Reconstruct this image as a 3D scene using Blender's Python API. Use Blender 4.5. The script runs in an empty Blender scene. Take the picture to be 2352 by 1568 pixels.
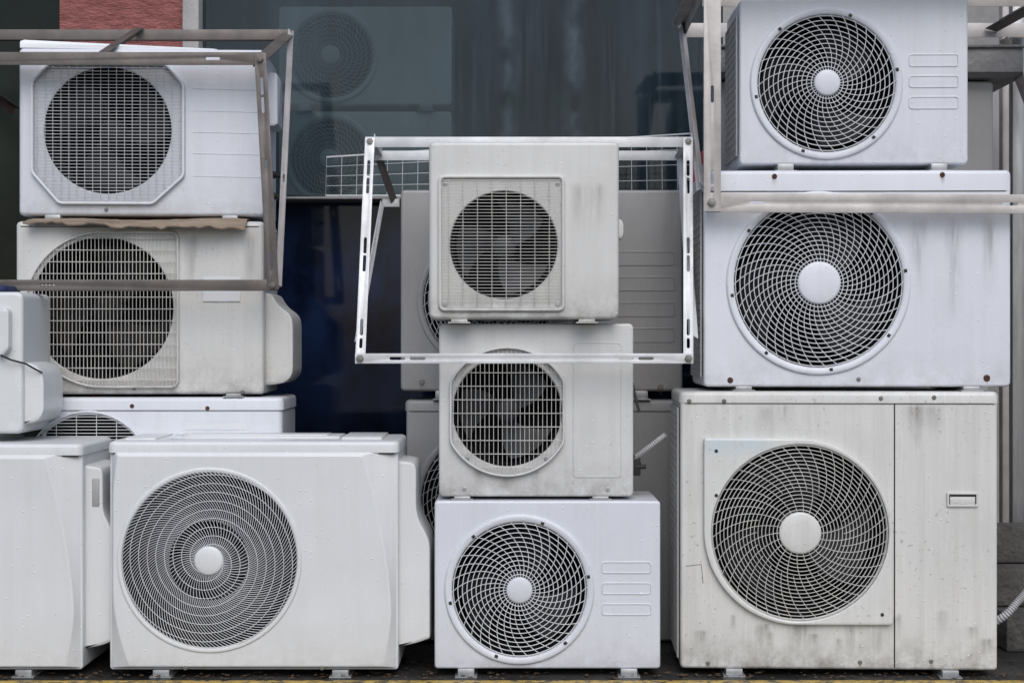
import bpy, bmesh, math, random
from mathutils import Vector, Matrix
random.seed(7)
sc=bpy.context.scene
D=4.5; ZC=0.981; PPM=784.0
def S(Y): return (D+Y)/D/PPM
def PX(px,Y): return (px-1176)*S(Y)
def PZ(py,Y): return ZC+(784-py)*S(Y)
def P(px,py,Y): return Vector((PX(px,Y),Y,PZ(py,Y)))

# ------------------------------------------------------------ materials
class NT:
    def __init__(s,name):
        s.m=bpy.data.materials.new(name); s.m.use_nodes=True
        s.t=s.m.node_tree; s.t.nodes.clear()
        s.out=s.t.nodes.new('ShaderNodeOutputMaterial')
    def n(s,typ,ins=None,**k):
        nd=s.t.nodes.new(typ)
        for a,b in k.items(): setattr(nd,a,b)
        if ins:
            for a,b in ins.items():
                if isinstance(b,bpy.types.NodeSocket): s.t.links.new(b,nd.inputs[a])
                else: nd.inputs[a].default_value=b
        return nd
    def math(s,op,a,b=0.0,clamp=False):
        nd=s.n('ShaderNodeMath',{0:a,1:b},operation=op); nd.use_clamp=clamp; return nd.outputs[0]
    def ramp(s,v,a,b,lo=0.0,hi=1.0):
        nd=s.n('ShaderNodeMapRange',{0:v,1:a,2:b,3:lo,4:hi}); nd.clamp=True; return nd.outputs[0]
    def mix(s,f,a,b,bt='MIX'):
        nd=s.n('ShaderNodeMixRGB',{0:f,1:a,2:b},blend_type=bt); return nd.outputs[0]
    def noise(s,vec,scale,detail=4,rough=.55):
        return s.n('ShaderNodeTexNoise',{'Vector':vec,'Scale':scale,'Detail':detail,'Roughness':rough}).outputs['Fac']
    def mp(s,vec,sc_): return s.n('ShaderNodeMapping',{'Vector':vec,'Scale':sc_}).outputs[0]
def c4(c): return (c[0],c[1],c[2],1.0)
def base_vec(t):
    tc=t.n('ShaderNodeTexCoord'); oi=t.n('ShaderNodeObjectInfo')
    r=t.math('MULTIPLY',oi.outputs['Random'],17.0)
    return tc.outputs['Object'], t.n('ShaderNodeVectorMath',{0:tc.outputs['Object'],1:r},operation='ADD').outputs[0]

def paint(name,col,streak=.5,grime=.5,spots=.3,rough=.40,drops=1.0,dirt=(.15,.13,.11),stain=None):
    t=NT(name); raw,v=base_vec(t)
    big=t.ramp(t.noise(v,2.6,6),.35,.7)
    st=t.ramp(t.noise(t.mp(v,(34,34,1.3)),1.0,5,.65),.46,.80)
    st2=t.ramp(t.noise(t.mp(v,(110,110,5)),1.0,3,.6),.58,.75)
    c=t.mix(t.math('MULTIPLY',big,.7),c4(col),c4([x*.89 for x in col]))
    pt=t.ramp(t.noise(t.mp(v,(5,5,3.2)),1.0,7,.70),.50,.68)
    c=t.mix(t.math('MULTIPLY',pt,streak*.34),c,c4((col[0]*.76,col[1]*.75,col[2]*.73)))
    c=t.mix(t.math('MULTIPLY',st,streak*.50),c,c4((col[0]*.70,col[1]*.69,col[2]*.66)))
    c=t.mix(t.math('MULTIPLY',st2,streak*.40),c,c4([min(.9,x*1.18) for x in col]))
    z=t.n('ShaderNodeSeparateXYZ',{0:raw}).outputs[2]
    zg=t.ramp(z,0.0,.19,1.0,0.0)
    zg=t.math('MULTIPLY',zg,zg)
    g=t.math('MULTIPLY',zg,t.ramp(t.noise(v,16,6,.75),.34,.68),True)
    c=t.mix(t.math('MULTIPLY',g,grime),c,c4(dirt))
    sp=t.ramp(t.noise(v,75,3,.6),.62,.72)
    sp=t.math('MULTIPLY',sp,t.ramp(t.noise(v,5,3),.40,.65))
    c=t.mix(t.math('MULTIPLY',sp,spots),c,c4([x*1.2 for x in dirt]))
    if stain:
        (sx,sz,sr,scol)=stain
        dv=t.n('ShaderNodeVectorMath',{0:raw,1:(sx,0,sz)},operation='SUBTRACT').outputs[0]
        dv=t.mp(dv,(.45,0,2.0))
        ln=t.n('ShaderNodeVectorMath',{0:dv},operation='LENGTH').outputs['Value']
        f=t.math('MULTIPLY',t.ramp(ln,sr*.1,sr,1,0),t.ramp(t.noise(v,12,4),.3,.6,.2,1))
        c=t.mix(t.math('MULTIPLY',f,.7),c,c4(scol))
    vo=t.n('ShaderNodeTexVoronoi',{'Vector':v,'Scale':62.0})
    ch=t.n('ShaderNodeSeparateColor',{0:vo.outputs['Color']}).outputs[0]
    keep=t.ramp(ch,.80,.82)
    d=t.math('MULTIPLY',t.ramp(vo.outputs['Distance'],.06,.2,1.0,0.0),keep)
    c=t.mix(t.math('MULTIPLY',d,.40*drops),c,(.88,.90,.92,1))  # raindrop sparkle painted as a lighter base colour
    h=t.math('ADD',t.math('MULTIPLY',d,.0015*drops),t.math('MULTIPLY',t.noise(v,3.0,2),.007))
    h=t.math('ADD',h,t.math('MULTIPLY',t.noise(v,220,2),.00006))
    b=t.n('ShaderNodeBump',{'Height':h,'Distance':1.0,'Strength':.8})
    rg=t.ramp(big,0,1,rough-.07,rough+.1)
    p=t.n('ShaderNodeBsdfPrincipled',{'Base Color':c,'Roughness':rg,'Normal':b.outputs[0]})
    t.t.links.new(p.outputs[0],t.out.inputs[0]); return t.m
def simple(name,col,rough=.5,metal=0.0,var=.2,scale=12,bump=0.0,stretch=(1,1,1),bscale=60,spec=.5):
    t=NT(name); raw,v=base_vec(t)
    mp=t.mp(v,stretch)
    n=t.ramp(t.noise(mp,scale,5,.6),.35,.7)
    c=t.mix(n,c4(col),c4([x*(1-var) for x in col]))
    ins={'Base Color':c,'Roughness':t.ramp(n,0,1,rough,min(1,rough+.15)),'Metallic':metal,'Specular IOR Level':spec}
    if bump:
        ins['Normal']=t.n('ShaderNodeBump',{'Height':t.noise(mp,bscale,4),'Distance':bump,'Strength':1.0}).outputs[0]
    p=t.n('ShaderNodeBsdfPrincipled',ins)
    t.t.links.new(p.outputs[0],t.out.inputs[0]); return t.m
def stain_mat(name,col,strength=.8):
    t=NT(name); tc=t.n('ShaderNodeTexCoord'); raw,v=base_vec(t)
    x=t.n('ShaderNodeSeparateXYZ',{0:tc.outputs['Generated']})
    gx=t.math('ABSOLUTE',t.math('SUBTRACT',x.outputs[0],.5)); gz=x.outputs[2]
    fx=t.ramp(gx,.05,.5,1,0); fz=t.math('MULTIPLY',t.ramp(gz,0,.85,0,1),t.ramp(gz,.85,1,1,0))
    n=t.ramp(t.noise(t.mp(v,(60,60,7)),1,4,.6),.3,.75)
    a=t.math('MULTIPLY',t.math('MULTIPLY',fx,fz),t.math('MULTIPLY',n,strength),True)
    p=t.n('ShaderNodeBsdfPrincipled',{'Base Color':c4(col),'Roughness':.7,'Alpha':a})
    t.t.links.new(p.outputs[0],t.out.inputs[0]); return t.m

COOL=paint('cool_white_paint',(.625,.65,.70),.45,.45,.18)
COOL2=paint('bright_cool_paint',(.67,.695,.745),.42,.45,.18)
NEUT=paint('neutral_white_paint',(.64,.658,.665),.38,.42,.14)
WARM=paint('warm_grey_paint',(.59,.593,.575),.7,.8,.38)
WARM3=paint('grey_cream_paint',(.59,.597,.59),.65,.7,.38)
WARM2=paint('aged_cream_paint',(.62,.622,.60),1.0,1.15,.8)
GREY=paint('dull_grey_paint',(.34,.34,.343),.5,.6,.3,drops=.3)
WIREW=simple('wire_white',(.66,.68,.70),.45,var=.12)
WIREC=simple('wire_cream',(.60,.595,.56),.5,var=.3)
WIREG=simple('wire_grey',(.54,.56,.58),.45,var=.15)
DARK=simple('dark_housing',(.008,.008,.010),.7,var=.4,spec=.15)
FIN=simple('condenser_fins',(.004,.004,.005),.7,var=.5,scale=8,stretch=(60,60,1),spec=.1)
FANM=simple('fan_plastic',(.014,.015,.018),.5,var=.3,spec=.25)
FANL=simple('fan_grey_plastic',(.045,.048,.054),.45,var=.3,spec=.3)
FANB=simple('fan_brown_plastic',(.016,.013,.012),.6,var=.3,spec=.2)
STEEL=simple('galvanised_steel',(.45,.46,.47),.4,.6,.3,20)
BLACK=simple('black_rubber',(.015,.015,.016),.5)
SEAM=simple('dark_gap_and_lid_shade',(.06,.055,.05),.8)  # dark tone painted as shade under lids; also handle backing and crack
RUST=simple('rusty_metal',(.09,.04,.022),.8,.0,.5,60)
SCREW=simple('screw_metal',(.24,.235,.22),.45,.7,.3)
ALU=simple('aluminium_white',(.66,.675,.69),.38,.15,.28,10,.0006,(1,1,1))
ALUP=simple('aluminium_pinkish',(.51,.482,.462),.42,.25,.32,8,.0006)
BROWNM=simple('weathered_bronze_metal',(.15,.133,.122),.42,.3,.4,9,.0008)
CARD=simple('cardboard',(.29,.225,.165),.9,0,.4,10,.002,(1,1,6))
PAPER=simple('paper_label',(.64,.66,.68),.6,0,.08,6)
CONDUIT=simple('grey_conduit',(.45,.46,.47),.5,0,.3)
NAVY=simple('navy_cloth',(.02,.03,.09),.8,0,.2)
REDP=simple('red_sign_paint',(.45,.02,.03),.4,0,.2)
CONC=simple('weathered_concrete',(.10,.095,.09),.8,0,.65,6,.010,(1,1,1),40)
TRAY=simple('zinc_tray',(.19,.192,.20),.5,.2,.55,5,.003)
STONE=simple('pale_stone',(.33,.325,.32),.6,0,.35,5,.002)
STAIN=simple('stainless_post',(.36,.36,.365),.35,.7,.4,4,0,(8,8,1))
RAIN=simple('soil_leaf',(.10,.06,.03),.8,0,.5)
WALLIN=simple('interior_wall',(.035,.05,.06),.8,0,.4,2)
RUSTST=stain_mat('rust_run',(.16,.07,.03),strength=.7)
GRIMEST=stain_mat('grime_run',(.18,.16,.135),strength=.42)

# ------------------------------------------------------------ mesh builder
class MB:
    def __init__(s): s.v=[]; s.f=[]; s.mi=[]; s.cur=0
    def add(s,vs,fs):
        o=len(s.v); s.v+= [tuple(p) for p in vs]
        for f in fs: s.f.append([i+o for i in f]); s.mi.append(s.cur)
    def loft(s,loops,closed=True,cap0=False,cap1=False):
        n=len(loops[0]); vs=[p for l in loops for p in l]; fs=[]
        for a in range(len(loops)-1):
            for i in range(n if closed else n-1):
                j=(i+1)%n
                fs.append([a*n+i,a*n+j,(a+1)*n+j,(a+1)*n+i])
        if cap0: fs.append(list(range(n))[::-1])
        if cap1: fs.append([(len(loops)-1)*n+i for i in range(n)])
        s.add(vs,fs)
    def tube(s,pts,r,closed=False,sides=5,ref=None,radii=None):
        pts=[Vector(p) for p in pts]; n=len(pts); loops=[]
        ref=Vector(ref) if ref else Vector((0,1,0))
        for i,p in enumerate(pts):
            if closed: t=pts[(i+1)%n]-pts[i-1]
            else: t=pts[min(i+1,n-1)]-pts[max(i-1,0)]
            t.normalize()
            a=t.cross(ref)
            if a.length<1e-3: a=t.cross(Vector((1,0,.1)))
            a.normalize(); b=t.cross(a)
            rr=radii[i] if radii else r
            loops.append([p+a*rr*math.cos(2*math.pi*k/sides)+b*rr*math.sin(2*math.pi*k/sides) for k in range(sides)])
        if closed: loops.append(loops[0])
        s.loft(loops,True,not closed,not closed)
    def lathe(s,prof,cx,cz,seg=48,y=0):
        loops=[[(cx+r*math.cos(2*math.pi*k/seg),y+yy,cz+r*math.sin(2*math.pi*k/seg)) for k in range(seg)] for r,yy in prof]
        s.loft(loops,True,False,False)
    def box(s,x0,x1,y0,y1,z0,z1,r=0.0,M=None,seg=2):
        bm=bmesh.new(); bmesh.ops.create_cube(bm,size=1)
        for v in bm.verts: v.co=Vector(((x0+x1)/2+v.co.x*(x1-x0),(y0+y1)/2+v.co.y*(y1-y0),(z0+z1)/2+v.co.z*(z1-z0)))
        if r>0: bmesh.ops.bevel(bm,geom=bm.edges[:],offset=r,segments=seg,profile=.5,affect='EDGES')
        if M is not None: bmesh.ops.transform(bm,matrix=M,verts=bm.verts)
        bm.verts.index_update()
        s.add([v.co.copy() for v in bm.verts],[[v.index for v in f.verts] for f in bm.faces]); bm.free()
    def plate(s,outer,holes,thick,fn,bevel=0.0):
        cu=bpy.data.curves.new('tmp','CURVE'); cu.dimensions='2D'; cu.fill_mode='BOTH'
        cu.extrude=max(thick/2-bevel,1e-5); cu.bevel_depth=bevel; cu.bevel_resolution=1 if bevel else 0
        if bevel: cu.offset=-bevel
        for lp in [outer]+holes:
            sp=cu.splines.new('POLY'); sp.points.add(len(lp)-1); sp.use_cyclic_u=True
            for q,(a,b) in zip(sp.points,lp): q.co=(a,b,0,1)
        ob=bpy.data.objects.new('tmp',cu); sc.collection.objects.link(ob); bpy.context.view_layer.update()
        dg=bpy.context.evaluated_depsgraph_get(); me=bpy.data.meshes.new_from_object(ob.evaluated_get(dg))
        s.add([fn(v.co.x,v.co.y,v.co.z) for v in me.vertices],[list(p.vertices) for p in me.polygons])
        bpy.data.objects.remove(ob); bpy.data.meshes.remove(me); bpy.data.curves.remove(cu)
    def build(s,name,mats,parent=None,angle=35,label=None,wn=False):
        me=bpy.data.meshes.new(name); me.from_pydata(s.v,[],s.f)
        if not isinstance(mats,(list,tuple)): mats=[mats]
        for m in mats: me.materials.append(m)
        for p,i in zip(me.polygons,s.mi): p.material_index=min(i,len(mats)-1); p.use_smooth=True
        bm=bmesh.new(); bm.from_mesh(me)
        bmesh.ops.remove_doubles(bm,verts=bm.verts,dist=1e-6)
        bmesh.ops.recalc_face_normals(bm,faces=bm.faces); bm.to_mesh(me); bm.free()
        me.set_sharp_from_angle(angle=math.radians(angle))
        ob=bpy.data.objects.new(name,me); sc.collection.objects.link(ob)
        if wn:
            md=ob.modifiers.new('wn','WEIGHTED_NORMAL'); md.keep_sharp=True; md.weight=90
        if parent: ob.parent=parent
        if label: ob['label']=label
        return ob
def thing(name,loc,label,cat,group=None,rot=0):
    e=bpy.data.objects.new(name,None); e.empty_display_size=.1; e.location=loc; e.rotation_euler=(0,0,rot)
    sc.collection.objects.link(e); e['label']=label; e['category']=cat
    if group: e['group']=group
    return e
def tag(o,label,cat): o['label']=label; o['category']=cat; return o

def rrect(x0,x1,z0,z1,r,step=.012):
    out=[]
    def arc(cx,cz,a0):
        for k in range(7):
            a=a0+math.pi/2*k/6
            out.append((cx+r*math.cos(a),cz+r*math.sin(a),math.cos(a),math.sin(a)))
    def seg(ax,az,bx,bz,nx,nz):
        L=math.hypot(bx-ax,bz-az); n=max(1,int(L/step))
        for k in range(1,n): out.append((ax+(bx-ax)*k/n,az+(bz-az)*k/n,nx,nz))
    arc(x1-r,z1-r,0); seg(x1-r,z1,x0+r,z1,0,1)
    arc(x0+r,z1-r,math.pi/2); seg(x0,z1-r,x0,z0+r,-1,0)
    arc(x0+r,z0+r,math.pi); seg(x0+r,z0,x1-r,z0,0,-1)
    arc(x1-r,z0+r,1.5*math.pi); seg(x1,z0+r,x1,z1-r,1,0)
    return out
def circ(cx,cz,r,n=64): return [(cx+r*math.cos(2*math.pi*k/n),cz+r*math.sin(2*math.pi*k/n)) for k in range(n)]
def capsule(cx,cy,L,w,n=6):
    o=[]; h=L/2-w/2
    for k in range(n+1): a=-math.pi/2+math.pi*k/n; o.append((cx+h+w/2*math.cos(a),cy+w/2*math.sin(a)))
    for k in range(n+1): a=math.pi/2+math.pi*k/n; o.append((cx-h+w/2*math.cos(a),cy+w/2*math.sin(a)))
    return o

GROUP='discarded air conditioner outdoor units'
class Unit:
    """outdoor condenser unit; front face at local y=0, body towards +y"""
    def __init__(s,x0,x1,yt,yb,Y,sup,depth,mat,label,holes,rot=0,rb=.008,rc=.014,lid=None,facet=None,
                 feet=((.2),(.8)),foot_mat=None,side_mesh=False,lid_over=.004,group=GROUP,tilt=0):
        s.Y=Y; s.s=S(Y); s.pxc=(x0+x1)/2; s.pyb=yb; s.w=(x1-x0)*s.s; s.mat=mat; s.depth=depth
        zb=PZ(yb,Y); s.f=zb-sup; s.sup=sup
        assert s.f>0.001,(label,s.f)
        s.h=(yb-yt)*s.s; s.top=zb+s.h
        s.e=thing('air_conditioner',(PX(s.pxc,Y),Y,sup),label,'air conditioner',group,rot)
        w,h,f=s.w,s.h,s.f
        hc,hz,hr=s.lx(holes[0]),s.lz(holes[1]),holes[2]*s.s
        s.hc,s.hz,s.hr=hc,hz,hr; s.facet=bool(facet)
        mb=MB()
        R=rrect(-w/2,w/2,f,f+h-(.004 if lid else 0),rc)
        def L(ins,y): return [(x-nx*ins,y,z-nz*ins) for x,z,nx,nz in R]
        loops=[L(rb*.6,depth),L(0,depth-rb*.6),L(0,rb),L(rb*.13,rb*.5),L(rb*.5,rb*.13),L(rb,0)]
        if facet:
            inner=[facet(x,z) for x,y,z in loops[-1]]
            fwd=-.026
            loops.append([(x,fwd*.93,z) for x,z in inner]); 
            loops.append([(x+(hc-x)*.012,fwd,z+(hz-z)*.012) for x,z in inner])
            yf=fwd
        else: yf=0
        last=loops[-1]
        hl=[]; 
        for p in last:
            a=math.atan2(p[2]-hz,p[0]-hc); hl.append((hc+hr*math.cos(a),yf,hz+hr*math.sin(a)))
        hl2=[(x+(hc-x)*.02,yf+.004,z+(hz-z)*.02) for x,y,z in hl]
        s.yf=yf
        loops+= [hl,hl2]
        mb.loft(loops,True,True,False)
        s.mb=mb
        sh=MB()
        sh.lathe([(hr*.98,yf+.004),(hr*.95,.02),(hr*.95,.15)],hc,hz,64)
        sh.cur=1
        sh.lathe([(hr*.95,.15),(.001,.15)],hc,hz,64)
        sh.build('fan_shroud',[DARK,FIN],s.e)
        if lid:
            lh=lid*s.s; lb=MB(); o=lid_over; lf=.018 if facet else o
            R2=rrect(-w/2-o,w/2+o,-lf,depth+o,.022,.05)
            def L2(ins,z): return [(x-nx*ins,y-ny*ins,z) for x,y,nx,ny in R2]
            t=f+h
            lb.loft([L2(.003,t-lh),L2(0,t-lh+.001),L2(0,t-.012),L2(.0035,t-.004),L2(.012,t)],True,True,True)
            lb.cur=1  # dark strip drawn as the shadow line beneath the lid
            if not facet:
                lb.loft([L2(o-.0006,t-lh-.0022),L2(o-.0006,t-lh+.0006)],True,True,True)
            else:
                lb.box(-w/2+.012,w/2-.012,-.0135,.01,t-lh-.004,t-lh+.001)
            s.lidpart=lb; s.has_lid=True
        else: s.has_lid=False
        s.feet=feet; s.foot_mat=foot_mat or STEEL
        if side_mesh:
            sm=MB(); x=-w/2-.0015
            sm.box(x-.001,x+.0005,.03,depth-.03,f+.03,f+h-.05)
            sm.cur=1; nz=int((h-.08)/.022)
            for k in range(nz+1):
                z=f+.03+(h-.08)*k/nz; sm.box(x-.006,x-.0008,.024,depth-.024,z-.0015,z+.0015)
            for k in range(9):
                y=.024+(depth-.048)*k/8; sm.box(x-.0066,x-.0012,y-.002,y+.002,f+.028,f+h-.048)
            sm.build('condenser_guard',[FIN,GREY],s.e)
    def lx(s,px): return (px-s.pxc)*s.s
    def lz(s,py): return (s.pyb-py)*s.s+s.f
    def pill(s,x0,x1,y0,y1,r=.008,t=.0022):
        R=rrect(s.lx(x0),s.lx(x1),s.lz(y1),s.lz(y0),r,.05)
        s.mb.tube([(x,s.yf-.0002,z) for x,z,_,_ in R],t,True,5)
    def line(s,x0,x1,y,t=.0013,y2=None):
        y2=y if y2 is None else y2
        s.mb.tube([(s.lx(x0),s.yf,s.lz(y)),(s.lx(x1),s.yf,s.lz(y2))],t)
    def finish(s,screws=(),fan=(FANM,3),bits=()):
        s.casing=s.mb.build('casing',s.mat,s.e,angle=11 if s.facet else 50,wn=True)
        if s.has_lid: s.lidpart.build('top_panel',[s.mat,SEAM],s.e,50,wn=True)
        for fx in s.feet:
            m=MB(); x=-s.w/2+s.w*fx
            m.box(x-.032,x+.032,-.018,s.depth+.015,0.0005,min(.004,s.f*.4),0)
            m.box(x-.024,x+.024,-.010,s.depth+.008,min(.004,s.f*.4),s.f+.0015,min(.002,s.f*.2))
            m.build('foot',s.foot_mat,s.e)
        for q in screws:
            m=MB(); rr=.0052 if len(q)<4 else q[3]; cx,cz=s.lx(q[0]),s.lz(q[1])
            inlid=s.has_lid and q[1]<s.pyb-s.h/s.s+35
            yy=-.0045 if inlid else s.yf
            m.lathe([(rr*1.3,yy+.001),(rr*1.25,yy-.0012),(rr,yy-.0016),(rr*.85,yy-.0036),(rr*.3,yy-.0036),(rr*.2,yy-.002),(.0001,yy-.002)],cx,cz,14)
            m.build('screw',q[2] if len(q)>2 and q[2] else SCREW,s.e)
        if fan:
            m=MB(); r=s.hr*.9; y0=.095
            m.lathe([(.0001,y0-.03),(r*.2,y0-.028),(r*.24,y0-.02),(r*.24,y0+.02)],s.hc,s.hz,32)
            nb=fan[1]; a0=random.random()*3
            for b in range(nb):
                loops=[]
                for i in range(11):
                    t=i/10; rr=r*(.2+.78*t); loops.append([])
                    wdt=math.radians(52+30*t-18*t*t)
                    for j in range(9):
                        u=j/8; a=a0+2*math.pi*b/nb+t*.55+(u-.5)*wdt
                        loops[-1].append((s.hc+rr*math.cos(a),y0+.024*(u-.5)*2*(1-.25*t),s.hz+rr*math.sin(a)))
                m.loft(loops,False)
            m.build('fan',fan[0],s.e,60)
    def ring(s,ro,ri,mat,y0=0,proud=.008,notches=0,cx=None,cz=None,nm='grille_ring'):
        ro*=s.s; ri*=s.s; m=MB(); cx=s.hc; cz=s.hz; y=s.yf
        w=ro-ri
        m.lathe([(ro,y+.002),(ro,y-proud*.5),(ro-w*.12,y-proud*.9),(ro-w*.3,y-proud),(ri+w*.25,y-proud*.85),(ri+w*.08,y-proud*.5),(ri,y+.002),(ri,y+.015)],cx,cz,96)
        m.build(nm,mat,s.e,60)
        for k in range(notches):
            a=2*math.pi*(k+.18)/notches; c=MB(); rr=(ro+ri)/2-w*.1
            M=Matrix.Translation((cx+rr*math.cos(a),y-proud,cz+rr*math.sin(a)))@Matrix.Rotation(-a,4,'Y')
            c.box(-.0045,.0045,-.0012,.003,-.005,.005,.0008,M); c.build('clip',BLACK,s.e)
    def spiral(s,R,r0,nsp,tw,nring,wr,mat,hubmat,bulge=.012,y0=-.003,curve=1.2,ring_wr=None,counter=0,ctw=0,hub=True,stag=0):
        R*=s.s; r0*=s.s; m=MB(); cx,cz=s.hc,s.hz; y0+=s.yf
        def yy(r): return y0-bulge*(1-(r/R)**2)
        for k in range(nring):
            r=r0+(R-r0)*(k+.6)/nring
            if r>R-.001: continue
            m.tube([(cx+r*math.cos(2*math.pi*i/80),yy(r)-wr*.6,cz+r*math.sin(2*math.pi*i/80)) for i in range(80)],ring_wr or wr*1.15,True,4)
        ns=22
        for k in range(nsp):
            a0=2*math.pi*k/nsp; rs=r0*.9
            if stag and k%2: rs=r0+(R-r0)*stag
            pts=[]
            for i in range(ns):
                r=rs+(R*1.01-rs)*i/(ns-1); t=(r-r0)/(R-r0)
                a=a0+tw*(max(t,0)**curve); pts.append((cx+r*math.cos(a),yy(r)+wr*.4,cz+r*math.sin(a)))
            m.tube(pts,wr,False,4)
        for k in range(counter):
            a0=2*math.pi*k/counter; pts=[]
            for i in range(150):
                t=i/149; r=r0*.95+(R-r0*.95)*t; a=a0+ctw*t; pts.append((cx+r*math.cos(a),yy(r)-wr,cz+r*math.sin(a)))
            m.tube(pts,(ring_wr or wr),False,4)
        m.build('fan_grille',mat,s.e,50)
        if hub:
            h=MB(); rr=r0; yb=yy(0)-.002
            h.lathe([(rr,yb+.012),(rr,yb+.002),(rr*.96,yb-.001),(rr*.88,yb-.0025),(rr*.5,yb-.004),(.0001,yb-.0045)],cx,cz,48)
            h.build('hub_cap',hubmat,s.e,60)
    def grid(s,poly,hsp,vsp,wr,mat,proud=.012,rim=.0045,rimin=True,hr=None,skirt=True):
        """poly: outline in px; wires spaced in px"""
        pts=[(s.lx(a),s.lz(b)) for a,b in poly]; m=MB(); y=s.yf-proud
        def cross(axis,val):
            xs=[]
            for i in range(len(pts)):
                a=pts[i]; b=pts[(i+1)%len(pts)]
                if (a[axis]-val)*(b[axis]-val)<0:
                    t=(val-a[axis])/(b[axis]-a[axis]); xs.append(a[1-axis]+t*(b[1-axis]-a[1-axis]))
            xs.sort(); return xs
        zs=[p[1] for p in pts]; xs_=[p[0] for p in pts]
        z=min(zs)+hsp*s.s*.6
        while z<max(zs):
            c=cross(1,z)
            if len(c)>=2 and c[-1]-c[0]>.014: m.tube([(c[0],y+.004,z),(c[0]+.006,y,z),((c[0]+c[-1])/2,y,z+random.uniform(-.0005,.0005)),(c[-1]-.006,y,z),(c[-1],y+.004,z)],hr or wr,False,5)
            z+=hsp*s.s
        x=min(xs_)+vsp*s.s*.6
        while x<max(xs_):
            c=cross(0,x)
            if len(c)>=2 and c[-1]-c[0]>.014: m.tube([(x,y+.004,c[0]),(x,y+.0022,c[0]+.006),(x+random.uniform(-.0005,.0005),y+.0022,(c[0]+c[-1])/2),(x,y+.0022,c[-1]-.006),(x,y+.004,c[-1])],wr,False,5)
            x+=vsp*s.s
        m.build('fan_grille',mat,s.e,60)
        r=MB(); n=len(pts)
        def off(d,yy):
            out=[]
            for i in range(n):
                a=Vector(pts[i-1]);b=Vector(pts[i]);c=Vector(pts[(i+1)%n])
                t=(c-a).normalized(); nn=Vector((t.y,-t.x)); out.append((b.x+nn.x*d,yy,b.y+nn.y*d))
            return out
        ar=sum(pts[i][0]*pts[(i+1)%n][1]-pts[(i+1)%n][0]*pts[i][1] for i in range(n))
        g=1 if ar>0 else -1
        r.loft([off(g*rim*1.2,s.yf+.001)]+[off(g*rim*1.1,s.yf-proud*.5)]+[off(g*rim*.7,y-.002)]+[off(0,y-.003)]+[off(-g*rim*.6,y-.001)]+[off(-g*rim*.7,y+.003)])
        r.build('grille_frame',s.mat,s.e,60)
    def sidecover(s,poly,y0,y1,mat=None,name='side_cover'):
        m=MB(); pts=[(s.lx(a),s.lz(b)) for a,b in poly]
        th=y1-y0
        m.plate(pts,[],th,lambda x,y,z:(x,y0+th/2-z,y),.008)
        return m.build(name,mat or s.mat,s.e,40,wn=True)
    def patch(s,x0,x1,y0,y1,mat,name='paper_label',yy=None,rot=0,n=8,jit=.0006):
        m=MB(); yb=(s.yf if yy is None else yy)-.0012
        M=Matrix.Translation((s.lx((x0+x1)/2),yb,s.lz((y0+y1)/2)))@Matrix.Rotation(rot,4,'Y')
        w=(x1-x0)*s.s/2; h=(y1-y0)*s.s/2
        vs=[];fs=[]
        for i in range(n+1):
            for j in range(n+1):
                vs.append(M@Vector((-w+2*w*i/n+random.uniform(-jit,jit),random.uniform(-jit,jit*.6),-h+2*h*j/n+random.uniform(-jit,jit))))
        for i in range(n):
            for j in range(n): fs.append([i*(n+1)+j,(i+1)*(n+1)+j,(i+1)*(n+1)+j+1,i*(n+1)+j+1])
        m.add(vs,fs); return m.build(name,mat,s.e,80)
    def run(s,x,y,w,h,mat,yy=None):
        return s.patch(x-w/2,x+w/2,y-4,y+h,mat,'dirt_run',yy=(s.yf if yy is None else yy)+.0008,n=2,jit=0)
    def valve(s,px,py,y=.18,side=1):
        m=MB(); x=s.w/2*side; z=s.lz(py)
        m.tube([(x-.004*side,y,z),(x+.012*side,y,z)],.012,False,8)
        m.tube([(x+.010*side,y,z),(x+.020*side,y,z)],.007,False,8)
        m.tube([(x+.019*side,y,z),(x+.030*side,y,z)],.010,False,6)
        m.build('valve',BLACK,s.e,40)

def smoothpoly(corners,n=8):
    out=[]; N=len(corners)
    for i in range(N):
        p0=Vector(corners[i-1][:2]);p=Vector(corners[i][:2]);p1=Vector(corners[(i+1)%N][:2]); r=corners[i][2]
        if r<=0: out.append(tuple(p)); continue
        a=(p0-p).normalized(); b=(p1-p).normalized()
        q0=p+a*min(r,(p0-p).length*.499); q1=p+b*min(r,(p1-p).length*.499)
        for k in range(n+1):
            t=k/n; out.append(tuple((1-t)**2*q0+2*t*(1-t)*p+t*t*q1))
    return out
def arcpts(cx,cy,r,a0,a1,n=20):
    return [(cx+r*math.cos(math.radians(a0+(a1-a0)*k/n)),cy-r*math.sin(math.radians(a0+(a1-a0)*k/n))) for k in range(n+1)]
def conduit(m,path,r=.009,n=60):
    pts=[];rad=[]
    P_=[Vector(p) for p in path]
    for i in range(n):
        t=i/(n-1)*(len(P_)-1); k=min(int(t),len(P_)-2); f=t-k
        p0=P_[max(k-1,0)];p1=P_[k];p2=P_[k+1];p3=P_[min(k+2,len(P_)-1)]
        q=.5*((2*p1)+(p2-p0)*f+(2*p0-5*p1+4*p2-p3)*f*f+(3*p1-3*p2+p3-p0)*f**3)
        pts.append(q); rad.append(r*(1.0 if i%2 else .74))
    m.tube(pts,r,False,10,radii=rad)

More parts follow.
